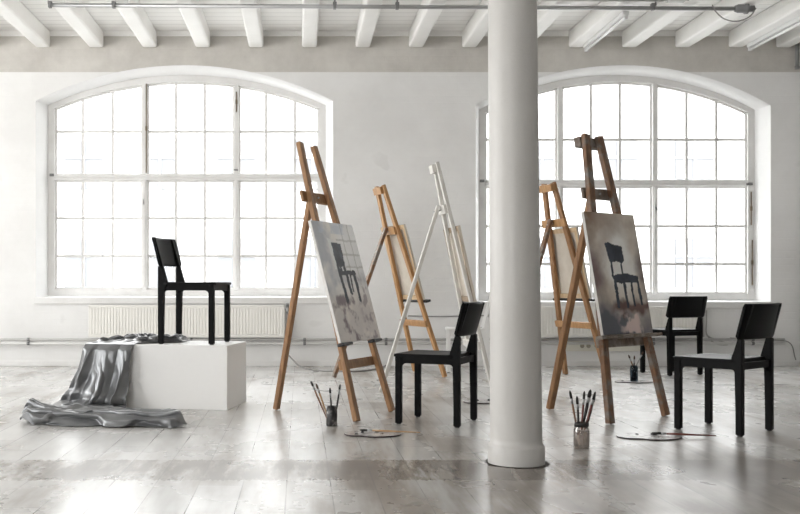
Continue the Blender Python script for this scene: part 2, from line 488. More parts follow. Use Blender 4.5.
make_window('window_1', WIN[0], [wx(144.5), wx(236.5)], wz(177.5),
            [[wx(82), wx(112)], [wx(175.5), wx(204.5)], [wx(266), wx(295)]],
            [wz(218), wz(256)], [wz(131)], [(wx(52), wz(175), .05, .03), (wx(144), wz(202), .02, .07), (wx(236), wz(170), .05, .02)], [(wx(146.4), wz(173), wz(84)), (wx(236.5), wz(112), wz(92))])
make_window('window_2', WIN[1], [wx(560), wx(655)], wz(183.5),
            [[wx(508), wx(533)], [wx(592), wx(621)], [wx(688), wx(718)]],
            [wz(226), wz(264)], [wz(139)], [(wx(749), wz(184), .07, .03), (wx(482), wz(181), .05, .03), (wx(655), wz(208), .02, .07)], [(wx(751), wz(225), wz(192)), (wx(752), wz(285), wz(240))])
# sills
for i, (wd, nm) in enumerate(zip(WIN, ('trim_2', 'trim_3'))):
    x0, x1, zb = wd['o'][:3]
    struct(MB().box(((x0 + x1) / 2, YW - .005 + .10, zb - .038), (x1 - x0 + .04, .25, .074), bev=.008).build(nm, M['paint']))

# ------------------------------------------------------------------ column
cx, cy = 1.096, 4.965
prof = [(.142, .0), (.142, .085), (.139, .093), (.1315, .10), (.1295, .13)]
for i in range(1, 13): prof.append((.1295 - .0125 * i / 12, .13 + (3.72 - .13) * i / 12))
cb_ = MB().lathe(prof, n=64)
for v in cb_.bm.verts: v.co.x -= .02 * (v.co.z / 2.3)
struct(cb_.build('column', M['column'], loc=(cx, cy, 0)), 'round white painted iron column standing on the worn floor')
# dark broken floor edge round the column foot
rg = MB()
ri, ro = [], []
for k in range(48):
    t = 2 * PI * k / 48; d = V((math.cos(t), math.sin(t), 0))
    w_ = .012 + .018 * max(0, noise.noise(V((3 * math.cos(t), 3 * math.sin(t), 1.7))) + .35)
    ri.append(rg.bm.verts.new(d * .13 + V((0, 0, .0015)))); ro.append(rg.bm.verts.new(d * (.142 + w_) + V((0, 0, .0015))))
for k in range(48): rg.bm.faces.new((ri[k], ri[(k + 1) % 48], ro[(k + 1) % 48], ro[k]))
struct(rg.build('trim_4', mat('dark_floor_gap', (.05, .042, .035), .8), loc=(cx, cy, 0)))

# ------------------------------------------------------------------ chairs
def make_chair(wood_m, label):
    r = tag(empty('dining_chair'), label, 'chair', 'chairs of one model')
    LX, LY, w, d = .195, .19, .038, .041
    # front legs
    for sy in (1, -1):
        lg = MB().box((LX, sy * LY, .2215), (d, w, .431), bev=.006, seg=2).build('leg', wood_m, r)
        MB().lathe([(0, 0), (.015, 0), (.015, .012), (0, .012)], (LX, sy * LY, 0), 16).build('glide', M['glide'], lg)
    # rear legs with their wedge above the seat
    for sy in (1, -1):
        b = MB(); xb, xf = -LX - d / 2, -LX + d / 2
        poly = [(xb, .006), (xf, .006), (xf, .38), (xf + .03, .435), (xf + .022, .47), (xb + .030, .568), (xb + .002, .576), (xb, .57)]
        b.prism([(p[0], sy * LY - w / 2, p[1]) for p in poly], (0, w, 0))
        bmesh.ops.bevel(b.bm, geom=list(b.bm.edges), offset=.004, segments=2, affect='EDGES')
        lg = b.build('leg', wood_m, r)
        MB().lathe([(0, 0), (.015, 0), (.015, .012), (0, .012)], (-LX, sy * LY, 0), 16).build('glide', M['glide'], lg)
        MB().bar((-.158, sy * (LY - .004), .452), (-.258, sy * (LY - .010), .788), .026, .028, (0, 1, 0), bev=.005, seg=2).build('back_post', wood_m, r)
    # seat: slightly dished board with rounded corners
    b = MB(); bmm = b.bm; nx, ny = 18, 18
    x0, x1, hy = -.176, .228, .220; top, bot = [], []
    for i in range(nx + 1):
        u = -1 + 2 * i / nx; rt, rb_ = [], []
        for j in range(ny + 1):
            q = -1 + 2 * j / ny
            x = (x0 + x1) / 2 + u * (x1 - x0) / 2; y = q * hy
            k = max(0, abs(u) - .93) / .07; y *= 1 - .035 * k * k
            k2 = max(0, abs(q) - .93) / .07; x = (x0 + x1) / 2 + (x - (x0 + x1) / 2) * (1 - .035 * k2 * k2)
            dish = -.008 * (1 - u * u) * (1 - q * q); lip = -.004 * (k * k + k2 * k2)
            rt.append(bmm.verts.new((x, y, .458 + dish + lip))); rb_.append(bmm.verts.new((x, y, .437)))
        top.append(rt); bot.append(rb_)
    for i in range(nx):
        for j in range(ny):
            bmm.faces.new((top[i][j], top[i + 1][j], top[i + 1][j + 1], top[i][j + 1])).smooth = True
            bmm.faces.new((bot[i][j], bot[i][j + 1], bot[i + 1][j + 1], bot[i + 1][j]))
    for i in range(nx):
        for j in (0, ny): bmm.faces.new((top[i][j], bot[i][j], bot[i + 1][j], top[i + 1][j]))
    for j in range(ny):
        for i in (0, nx): bmm.faces.new((top[i][j], top[i][j + 1], bot[i][j + 1], bot[i][j]))
    b.build('seat', wood_m, r)
    # aprons with curved ends
    def apron(p, q, hgt, side):
        p, q = V(p), V(q); L_ = (q - p).length; dr = (q - p) / L_
        pts = [(0, 0), (L_, 0)]
        R = .03
        pts += [(L_, -hgt - R)] + [(L_ - R + R * math.cos(t), -hgt - R + R * math.sin(t)) for t in [PI / 2 * k / 5 for k in range(1, 6)]]
        pts += [(R - R * math.cos(t), -hgt - R + R * math.sin(t)) for t in [PI / 2 * k / 5 for k in range(5, 0, -1)]] + [(0, -hgt - R)]
        return [p + dr * a_ + V((0, 0, z_)) for a_, z_ in pts], V(side) * .02
    zt = .437
    for sy in (1, -1):
        y = sy * LY - .01
        pl, dv = apron((-LX + d / 2, y, zt), (LX - d / 2, y, zt), .042, (0, 1, 0)); MB().prism(pl, dv).build('apron', wood_m, r)
    for sx_ in (1, -1):
        x = sx_ * LX - .01
        pl, dv = apron((x, -LY + w / 2, zt), (x, LY - w / 2, zt), .042, (1, 0, 0)); MB().prism(pl, dv).build('apron', wood_m, r)
    # curved backrest panel in front of the posts
    b = MB(); bmm = b.bm; ny, ns = 22, 12; Fr, Bk = [], []
    for i in range(ns + 1):
        s = i / ns; zc_ = .578 + .212 * s; xc_ = -.205 - .0535 * s
        e = min(s, 1 - s) * .212
        cut = .02 - math.sqrt(max(0, .02 ** 2 - (.02 - min(e, .02)) ** 2))
        f_, k_ = [], []
        for j in range(ny + 1):
            q = -1 + 2 * j / ny; y = q * (.236 - cut * (1 if s < .5 else .5))
            x = xc_ - .026 + .032 * (y / .236) ** 2
            f_.append(bmm.verts.new((x + .014, y, zc_))); k_.append(bmm.verts.new((x, y, zc_ - .002)))
        Fr.append(f_); Bk.append(k_)
    for i in range(ns):
        for j in range(ny):
            bmm.faces.new((Fr[i][j], Fr[i][j + 1], Fr[i + 1][j + 1], Fr[i + 1][j])).smooth = True
            bmm.faces.new((Bk[i][j], Bk[i + 1][j], Bk[i + 1][j + 1], Bk[i][j + 1])).smooth = True
        for j in (0, ny): bmm.faces.new((Fr[i][j], Bk[i][j], Bk[i + 1][j], Fr[i + 1][j]))
    for j in range(ny):
        for i in (0, ns): bmm.faces.new((Fr[i][j], Fr[i][j + 1], Bk[i][j + 1], Bk[i][j]))
    b.build('backrest', wood_m, r)
    return r
def put(o, x, y, z, deg): o.location = (x, y, z); o.rotation_euler = (0, 0, math.radians(deg))
ch = make_chair(M['black'], 'black wooden chair standing on the white plinth')
put(ch, -.79, 7.36, .465, -13)
for (x, y, a, lab) in ((.899, 6.441, 154.2, 'black wooden chair on the floor left of the white column'),
                       (2.632, 6.088, 130, 'black wooden chair at far right front, nearest the camera on that side'),
                       (3.76, 9.93, 111, 'black wooden chair near the right window, behind the big easel')):
    c2 = copy_tree(ch); put(c2, x, y, 0, a); c2['label'] = lab
wc = make_chair(M['whitewood'], 'white wooden chair by the wall, half hidden behind the black chair')
put(wc, 1.74, 10.2, 0, 172)

# ------------------------------------------------------------------ plinth
pa = math.radians(-11); F = V((-.522, 7.03, 0)); al = V((math.cos(pa), math.sin(pa), 0)); dp = V((-al.y, al.x, 0))
PL, PD, PH = 1.07, .56, .465
pc_ = F - al * PL / 2 + dp * PD / 2
pl = MB().box((0, 0, PH / 2), (PL, PD, PH), bev=.004, seg=2).build('plinth', M['plinth'], loc=tuple(pc_), rz=pa)
tag(pl, 'white box plinth carrying a black chair and grey cloth', 'plinth')

# ------------------------------------------------------------------ easels
def make_easel(p, mt, label, sec=(.058, .034), low=.4, top_block=(.012, .05), style='bar', mats=None, shelf_mat=None, over=.05, rearm=None):
    """p: x,y (front foot line centre), a facing, wb/wt spacing of legs at foot/top, L leg length, le lean, r rear foot distance, th hinge, tb shelf"""
    x, y, a, wb_, wt_, L_, le, rr_, th, tb = p
    r = tag(empty('easel', (x, y, 0), a), label, 'easel', 'A-frame studio easels')
    # local: facing +x, legs spread along y (camera-near side is -y)
    up = V((-math.sin(le), 0, math.cos(le))); nn = V((math.cos(le), 0, math.sin(le)))
    at = lambda yy, t, off=0: V((0, yy, 0)) + up * t + nn * off
    w_, t_ = sec
    half = lambda t: (wb_ + (wt_ - wb_) * t / L_) / 2
    lm, cm = mt
    for sy in (-1, 1):
        A0, A1 = at(sy * half(0), .006), at(sy * half(L_), L_)
        MB().bar(A0, A1, w_, t_, (0, 1, 0), bev=.004).build('leg', lm, r)
    # rear leg hinged to the upper crossbar
    yo = -t_ - .012
    hinge = at(0, th, yo - .035)
    rf = V((-rr_, 0, .006))
    ext = (hinge - rf).normalized() * .05
    MB().bar(rf, hinge + ext, w_ * .92, t_, (0, 1, 0), bev=.004).build('rear_leg', rearm or lm, r)
    # crossbars behind the legs
    def cross(t, h, ov, nm='crossbar', m_=None, oth=.022):
        hw = half(t) + w_ / 2 + ov
        return MB().bar(at(-hw, t, -t_ / 2 - oth / 2 - .0005), at(hw, t, -t_ / 2 - oth / 2 - .0005), h, oth, up, bev=.003).build(nm, m_ or cm, r)
    cu = cross(th, .075, over)
    cross(low, .062, -.004)
    MB().tube([at(0, th, yo - .06), at(0, th, yo + .04)], .006, 8).build('hinge_bolt', M['steel'], cu)
    if top_block:
        cross(L_ - .045, .07, top_block[0], 'top_block', oth=top_block[1])
    # canvas support
    sm = shelf_mat or M['iron']
    if style == 'bar':
        hw = half(tb) + .10
        MB().bar(at(-hw, tb - .014, .038), at(hw, tb - .014, .038), .022, .05, up, bev=.003).build('canvas_shelf', sm, r)
    else:
        for sy in (-1, 1):
            yc = sy * half(tb)
            MB().bar(at(yc - .075, tb - .012, .03), at(yc + .075, tb - .012, .03), .02, .05, up, bev=.003).build('canvas_peg', sm, r)
    return r, at, t_

def canvas(p, er, at, t_, cw, chh, tb, off, label, facecol, nu, nv, edge_m, bar_m):
    """stretched canvas leaning on the easel's legs; facecol(u, v) paints the front"""
    x, y, a = p[:3]; le = p[6]
    D = .022
    o0 = t_ / 2 + .002
    r = tag(empty('painting_canvas', (x, y, 0), a), label, 'painting', 'canvases on the easels')
    c0 = lambda uu, vv, dd: at(off - cw / 2 + cw * uu, tb + .001 + chh * vv, o0 + dd)
    # body: linen wrapped sides
    b = MB(); bmm = b.bm
    fr = [bmm.verts.new(c0(u, v, D - .0015)) for u, v in ((0, 0), (1, 0), (1, 1), (0, 1))]
    bk = [bmm.verts.new(c0(u, v, .0)) for u, v in ((0, 0), (1, 0), (1, 1), (0, 1))]
    for k in range(4): bmm.faces.new((fr[k], fr[(k + 1) % 4], bk[(k + 1) % 4], bk[k]))
    mid = [bmm.verts.new(c0(u, v, D - .003)) for u, v in ((0, 0), (1, 0), (1, 1), (0, 1))]
    bmm.faces.new(fr); f = bmm.faces.new(mid); f.material_index = 1
    b.build('canvas_body', [edge_m, M['linen']], r)
    # stretcher bars at the back
    sw = .045
    b = MB()
    for A_, B_ in (((0, 0), (1, 0)), ((0, 1), (1, 1))):
        s_ = sw / 2 if A_[1] == 0 else -sw / 2
        b.bar(c0(A_[0], A_[1], .009) + up_(le) * s_ + V((0, .002, 0)), c0(B_[0], B_[1], .009) + up_(le) * s_ - V((0, .002, 0)), sw - .002, .016, up_(le))
    for uu, s_ in ((0, sw / 2), (1, -sw / 2)):
        b.bar(c0(uu, 0, .009) + V((0, s_, 0)) + up_(le) * sw, c0(uu, 1, .009) + V((0, s_, 0)) - up_(le) * sw, sw - .002, .016, (0, 1, 0))
    b.build('stretcher_bars', bar_m, r)
    # painted face
    me = bpy.data.meshes.new('painted_face')
    vs = [tuple(c0(i / nu, j / nv, D)) for j in range(nv + 1) for i in range(nu + 1)]
    fs = [(j * (nu + 1) + i, j * (nu + 1) + i + 1, (j + 1) * (nu + 1) + i + 1, (j + 1) * (nu + 1) + i) for j in range(nv) for i in range(nu)]
    me.from_pydata(vs, [], fs)
    ca = me.color_attributes.new('paint', 'FLOAT_COLOR', 'POINT')
    for j in range(nv + 1):
        for i in range(nu + 1):
            c = facecol(i / nu, j / nv); ca.data[j * (nu + 1) + i].color = (*c, 1)
    mm = mat('oil_paint', (.5, .5, .5), .55)
    at_ = nd(mm, 'ShaderNodeVertexColor', layer_name='paint'); setc(mm, at_.outputs['Color'])
    bump(mm, noise_tex(mm, coords(mm), 60, 4), .25, .002)
    me.materials.append(mm)
    o = bpy.data.objects.new('painted_face', me); COL.objects.link(o); o.parent = r
    return r
def up_(le): return V((-math.sin(le), 0, math.cos(le)))

def lin(r, g, b):
    k = 42 if (r + g + b) > 390 else 26 if (r + g + b) > 330 else 4
    r, g, b = (min(255, c + k) for c in (r, g, b))
    f = lambda c: ((c / 255 + .055) / 1.055) ** 2.4 if c > 10 else c / 255 / 12.92
    return V((f(r), f(g), f(b)))
def seg_d(p, a, b):
    p, a, b = V(p), V(a), V(b); t = max(0, min(1, (p - a).dot(b - a) / (b - a).length_squared)); return (p - a - (b - a) * t).length
def in_poly(p, poly):
    c = False; n = len(poly)
    for i in range(n):
        (x1_, y1_), (x2_, y2_) = poly[i], poly[(i + 1) % n]
        if (y1_ > p[1]) != (y2_ > p[1]) and p[0] < (x2_ - x1_) * (p[1] - y1_) / (y2_ - y1_) + x1_: c = not c
    return c
def fb(x, y, s, seed, o=4): return noise.fractal(V((x * s, y * s, seed)), 1.0, 2.0, o)
sm = lambda a, b, x: max(0, min(1, (x - a) / (b - a)))
def mixv(a, b, t): return a + (b - a) * t

def paint_a(u, v):
    ux, vy = u * .65, v * .85
    wu, wv = u + .012 * fb(ux, vy, 14, 3), v + .009 * fb(ux, vy, 14, 9)
    c = mixv(lin(172, 172, 174), lin(205, 202, 198), sm(-.4, .5, fb(ux, vy, 5, 1)))
    c = mixv(c, lin(138, 142, 150), .7 * sm(.0, .5, fb(ux, vy, 6, 4) + .25 - u))           # blue grey left side
    if v > .5: c = mixv(c, lin(222, 221, 214), .8 * sm(.45, .6, u) * sm(.52, .60, v))       # painted window glow
    if wu > .48 and wv > .54:
        for g in (.66, .84):
            if abs(wu - g) < .012: c = mixv(c, lin(160, 160, 156), .7)
        for g in (.62, .73, .85):
            if abs(wv - g) < .008: c = mixv(c, lin(160, 160, 156), .7)
    if v > .9: c = mixv(c, lin(165, 172, 184), .6 * sm(.0, .4, fb(ux, vy, 8, 5) + .2))
    lo = sm(.44, .30, v)
    c = mixv(c, lin(182, 174, 168), .8 * lo)
    c = mixv(c, lin(112, 92, 98), .85 * sm(.5, .36, v) * sm(.02, .35, fb(ux, vy, 9, 7)) * sm(.75, .2, abs(u - .35) * 1.3))
    c = mixv(c, lin(120, 104, 110), .7 * sm(.05, .3, fb(ux, vy, 10, 8)) * sm(.6, .8, u) * sm(.65, .4, v))
    c = mixv(c, lin(205, 198, 190), .6 * sm(.25, .5, fb(ux, vy, 7, 12)) * lo)
    # light halo and chair
    k = lin(52, 56, 64)
    p = (wu, wv)
    if in_poly(p, [(.27, .86), (.36, .85), (.35, .60), (.29, .60)]): c = lin(196, 198, 196)
    if in_poly(p, [(.34, .83), (.57, .82), (.55, .63), (.35, .62)]): c = mixv(k, lin(74, 80, 92), sm(-.2, .4, fb(ux, vy, 12, 2)))
    if in_poly(p, [(.36, .585), (.76, .59), (.78, .56), (.40, .54)]): c = k
    for A, B, wd in (((.37, .63), (.40, .34), .017), ((.52, .63), (.52, .56), .014), ((.53, .56), (.545, .40), .014), ((.73, .57), (.72, .345), .017), ((.62, .57), (.60, .42), .010), ((.43, .62), (.44, .57), .012)):
        if seg_d((p[0], p[1] * 1.3), (A[0], A[1] * 1.3), (B[0], B[1] * 1.3)) < wd * 1.9: c = k
    return tuple(c)
def paint_b(u, v):
    ux, vy = u * .57, v * .82
    wu, wv = u + .014 * fb(ux, vy, 13, 3), v + .010 * fb(ux, vy, 13, 9)
    c = mixv(lin(150, 138, 126), lin(186, 176, 164), sm(-.4, .5, fb(ux, vy, 5, 21)))
    c = mixv(c, lin(132, 98, 70), .85 * sm(.72, .95, v + .12 * fb(ux, vy, 7, 22)) * sm(.55, .1, u))
    d = math.hypot((u - .55) / .36, (v - .60) / .30)
    c = mixv(c, lin(226, 219, 210), .9 * sm(1.15, .5, d + .3 * fb(ux, vy, 6, 23)))
    c = mixv(c, lin(112, 84, 92), .85 * sm(.25, .02, u + .10 * fb(ux, vy, 8, 24)) * sm(.78, .6, v) * sm(.25, .4, v))
    c = mixv(c, lin(104, 84, 82), .85 * sm(.80, 1.0, u + .10 * fb(ux, vy, 8, 25)) * sm(.8, .6, v) * sm(.2, .4, v))
    c = mixv(c, lin(76, 82, 96), .92 * sm(.30, .12, v + .12 * fb(ux, vy, 6, 26) + .12 * (u - .3)))
    c = mixv(c, lin(118, 112, 112), .8 * sm(.7, .95, u) * sm(.25, .1, v))
    c = mixv(c, lin(92, 58, 54), .9 * sm(.075, .02, abs(v - .215 + .05 * fb(ux, vy, 9, 27))) * sm(.2, .35, u))
    c = mixv(c, lin(196, 174, 168), .85 * sm(.05, .35, fb(ux, vy, 9, 28) + .12) * sm(.3, .12, abs(u - .6)) * sm(.20, .15, v))
    k = mixv(lin(36, 42, 54), lin(56, 64, 78), sm(-.3, .4, fb(ux, vy, 12, 29)))
    p = (wu, wv)
    if in_poly(p, [(.30, .74), (.38, .755), (.64, .72), (.64, .60), (.58, .585), (.35, .595)]): c = k
    if in_poly(p, [(.35, .48), (.62, .50), (.88, .475), (.87, .42), (.38, .415)]): c = k
    for A, B, wd in (((.38, .60), (.37, .47), .017), ((.57, .60), (.57, .49), .014), ((.40, .44), (.39, .23), .024), ((.57, .43), (.575, .225), .020), ((.72, .43), (.72, .235), .018), ((.85, .44), (.865, .245), .020)):
        if seg_d((p[0], p[1] * 1.43), (A[0], A[1] * 1.43), (B[0], B[1] * 1.43)) < wd * 1.2: c = k
    return tuple(c)
def paint_plain(seed):
    def f(u, v): return tuple(mixv(lin(186, 178, 168), lin(215, 210, 202), sm(-.4, .5, fb(u * .6, v * .75, 5, seed))))
    return f

e1 = (.514, 6.69, -.489, .597, .215, 1.967, .272, .775, 1.575, .528)
r_, at_, tt = make_easel(e1, (M['pine'], M['pine']), 'honey-brown easel in front of the left window, holding a pale chair painting', low=.385, top_block=None, style='peg')
canvas(e1, r_, at_, tt, .654, .845, .528, .005, 'pale grey painting of a dark chair, on the left easel', paint_a, 130, 170, M['canvas_edge'], M['stretcher'])
e2 = (1.303, 9.848, .336, .659, .15, 1.955, .283, 1.033, 1.50, .778)
r_, at_, tt = make_easel(e2, (M['pine_pale'], M['pine_pale']), 'orange pine easel seen from behind, between left easel and white easel', low=.552, style='bar', top_block=(-.022, .03), over=-.02, rearm=M['pine_dark'])
canvas(e2, r_, at_, tt, .55, .76, .778, .015, 'beige canvas back on the orange easel left of the white easel', paint_plain(3), 20, 26, M['linen'], M['stretcher'])
e3 = (1.554, 8.235, .061, .619, .12, 1.965, .215, .885, 1.57, .772)
r_, at_, tt = make_easel(e3, (M['easel_white'], M['easel_white']), 'tall whitewashed easel seen from behind, just left of the column', sec=(.045, .03), low=.42, style='bar', top_block=(-.022, .035), over=-.01)
canvas(e3, r_, at_, tt, .573, .64, .772, .05, 'canvas seen edge-on from behind, on the whitewashed easel', paint_plain(5), 20, 26, M['linen'], M['stretcher_dark'])
e4 = (2.785, 9.539, .332, .688, .15, 1.924, .222, .869, 1.536, .785)
r_, at_, tt = make_easel(e4, (M['pine'], M['pine_pale']), 'orange pine easel seen from behind, just right of the column', low=.536, style='bar', over=.03, rearm=M['pine_dark'])
canvas(e4, r_, at_, tt, .52, .685, .785, -.015, 'beige canvas back on the orange easel right of the column', paint_plain(8), 20, 26, M['linen'], M['stretcher'])
e5 = (2.256, 6.52, -.904, .647, .15, 1.973, .187, .724, 1.558, .575)
r_, at_, tt = make_easel(e5, (M['pine_dark'], M['pine_grey']), 'large dark paint-smeared easel right of the column, holding a brown chair painting', sec=(.062, .036), low=.53, style='bar', shelf_mat=M['pine_grey'], over=.02, rearm=M['pine'])
canvas(e5, r_, at_, tt, .573, .83, .575, -.015, 'brown and blue painting of a dark chair, on the large right easel', paint_b, 120, 170, M['canvas_edge'], M['stretcher'])

# ------------------------------------------------------------------ jars, brushes, palettes
def brush(base, tip, label, hm, bm_, group, rad=.004, hl=.0, ferr=M['steel'], bl=.035):
    """brush from handle end `base` to bristle `tip`"""
    base, tip = V(base), V(tip); d = (tip - base); L_ = d.length; d.normalize()
    r = tag(empty('paintbrush', tuple(base)), label, 'paintbrush', group)
    f0, f1 = L_ - bl - .03, L_ - bl
    MB().tube([d * t for t in (0, f0 * .3, f0 * .75, f0)], [rad * .55, rad * .8, rad * 1.15, rad], 8).build('handle', hm, r)
    MB().tube([d * f0, d * f1], [rad * 1.05, rad * 1.3], 8).build('ferrule', ferr, r)
    MB().tube([d * f1, d * (f1 + bl * .4), d * (f1 + bl * .8), d * L_], [rad * 1.2, rad * 1.35, rad * 1.0, rad * .3], 8).build('bristles', bm_, r)
    return r

# dark jar by the left easel
A_ = V((.203, 6.27, 0))
j = tag(empty('paint_jar', tuple(A_)), 'small dark smeared jar of brushes by the left easel', 'jar', 'jars of brushes on the floor')
MB().lathe([(0, 0), (.034, 0), (.036, .004), (.036, .098), (.031, .106), (.031, .125), (.0285, .125), (.0285, .106), (.033, .097), (.033, .006), (0, .006)], n=32).build('jar_body', M['tin'], j)
MB().lathe([(0, .007), (.032, .007), (.032, .035), (0, .035)], n=24).build('paint_water', M['jar_dark'], j)
def at_px(px, py, Y): return V(((px - 300) * Y / 980, Y, .9 - (py - 285) * Y / 980))
names = ['leftmost, longest brush in the dark jar by the left easel', 'second brush from left in the dark jar by the left easel', 'short third brush in the dark jar by the left easel', 'rightmost brush in the dark jar by the left easel']
for k, (tip, bo, hm, bm_) in enumerate((((-.135, -.02, .288), (-.016, -.006, .012), 'handle_brown', 'bristle_black'), ((-.10, .015, .268), (-.010, .014, .012), 'handle_tan', 'bristle_brown'), ((-.012, -.015, .245), (.004, -.012, .012), 'handle_dark', 'bristle_black'), ((.055, .01, .265), (.017, .006, .012), 'handle_dark', 'bristle_black'))):
    brush(A_ + V(bo), A_ + V(tip) * 1.0, names[k], M[hm], M[bm_], 'brushes in the dark jar', .0055)
# glass jar near the column
B_ = V((1.54, 5.36, 0))
j = tag(empty('paint_jar', tuple(B_)), 'glass jar of murky water and brushes between column and large easel', 'jar', 'jars of brushes on the floor')
MB().lathe([(0, 0), (.040, 0), (.044, .006), (.044, .108), (.036, .124), (.036, .150), (.039, .152), (.039, .158), (.033, .158), (.033, .124), (.0405, .106), (.0405, .008), (0, .008)], n=36).build('jar_glass', M['jarglass'], j)
MB().lathe([(0, .009), (.0398, .009), (.0398, .102), (0, .102)], n=32).build('paint_water', M['water'], j)
MB().lathe([(.0366, .126), (.0385, .126), (.0385, .150), (.0366, .150), (.0366, .126)], n=32).build('jar_band', M['jar_dark'], j)
nm6 = ['leftmost brush with brown handle in the glass jar', 'second brush from left in the glass jar', 'third brush from left in the glass jar', 'thick tall black brush in the glass jar', 'fifth brush from left in the glass jar', 'rightmost brush in the glass jar']
tips = [(-.067, -.01, .325), (-.022, .012, .292), (.012, -.012, .322), (.052, .008, .328), (.072, -.012, .318), (.078, .014, .302)]
bots = [(-.024, .0, .11), (-.010, .016, .11), (-.006, -.016, .11), (.008, .016, .11), (.012, -.014, .11), (.026, .004, .11)]
hms = ['handle_brown', 'handle_dark', 'handle_red', 'handle_dark', 'handle_red', 'handle_dark']
for k in range(6):
    brush(B_ + V(bots[k]), B_ + V(tips[k]), nm6[k], M[hms[k]], M['bristle_black'], 'brushes in the glass jar', (.0055, .006, .0055, .008, .006, .006)[k], bl=.045)

def make_palette(loc, rx, ry, rz, label, blobs):
    r = tag(empty('palette', loc, rz), label, 'palette', 'paint palettes on the floor')
    b = MB(); bmm = b.bm; n = 56
    def pt(t, s, z):
        k = 1 - .22 * math.exp(-((t - 4.2) / .28) ** 2)          # thumb bite in the rim
        return V((rx * s * k * math.cos(t), ry * s * k * math.sin(t), z))
    prof = [(0.0, .0), (.98, .0), (1.0, .003), (1.0, .007), (.985, .009), (0.0, .009)]
    rings = []
    for s, z in prof:
        rings.append([bmm.verts.new(pt(2 * PI * k / n, s, z)) for k in range(n)] if s else [bmm.verts.new((0, 0, z))])
    for qi, (A, B) in enumerate(zip(rings, rings[1:])):
        for k in range(n):
            k2 = (k + 1) % n
            if len(A) == 1: f = bmm.faces.new((A[0], B[k2], B[k]))
            elif len(B) == 1: f = bmm.faces.new((A[k], A[k2], B[0]))
            else: f = bmm.faces.new((A[k], A[k2], B[k2], B[k]))
            f.material_index = 0 if qi == 4 else 1
    b.build('palette_board', [M['palette'], M['palette_edge']], r)
    for (bx, by, br, bh) in blobs:
        MB().lathe([(0, .0092), (br, .0092), (br * .9, .0092 + bh * .5), (br * .45, .0092 + bh), (0, .0092 + bh * 1.05)], (bx, by, 0), 14).build('paint_blob', M['paint_blob'], r)
    return r
make_palette((.437, 5.89, 0), .172, .125, 0, 'oval palette with a tan brush on the floor by the left chair', [(-.06, .03, .011, .008), (.03, .05, .014, .006), (-.10, -.03, .012, .004)])
brush((.722, 5.87, .017), (.36, 5.945, .021), 'tan brush lying across the palette by the left chair', M['handle_tan'], M['bristle_black'], None, .0055, bl=.05)
make_palette((2.062, 5.79, 0), .19, .135, 0, 'oval palette with a red brush on the floor in front of the right chair', [(.045, .045, .020, .014), (-.05, .06, .012, .004)])
brush((2.435, 5.735, .018), (2.085, 5.80, .024), 'red-handled brush lying on the palette in front of the right chair', M['handle_red'], M['bristle_black'], None, .006, bl=.05)
make_palette((1.42, 7.52, 0), .17, .14, .3, 'small palette on the floor behind the column foot', [(-.05, .04, .018, .012), (.05, .03, .014, .010), (.08, -.02, .018, .012)])
make_palette((3.09, 9.07, 0), .175, .12, 0, 'palette on the floor under the small bluish jar', [(-.10, .02, .012, .006)])
C_ = V((3.095, 9.08, .0095))
j = tag(empty('paint_jar', tuple(C_)), 'small bluish jar of brushes far back under the large easel', 'jar', 'jars of brushes on the floor')
MB().lathe([(0, 0), (.033, 0), (.035, .004), (.035, .125), (.031, .137), (.031, .145), (.0285, .145), (.0285, .136), (.032, .123), (.032, .006), (0, .006)], n=28).build('jar_glass', M['jarglass_blue'], j)
MB().lathe([(0, .007), (.0315, .007), (.0315, .09), (0, .09)], n=24).build('paint_water', M['water_blue'], j)
for k, (tip, bo) in enumerate((((-.052, 0, .245), (.008, 0, .094)), ((.008, .012, .235), (.002, .01, .094)), ((.082, -.01, .275), (-.006, -.008, .094)))):
    brush(C_ + V(bo), C_ + V(tip), ['left brush with brown handle in the small bluish jar', 'middle brush in the small bluish jar', 'right pale brush in the small bluish jar'][k], M[('handle_brown', 'handle_dark', 'cord_grey')[k]], M['bristle_brown'], 'brushes in the bluish jar', .006)

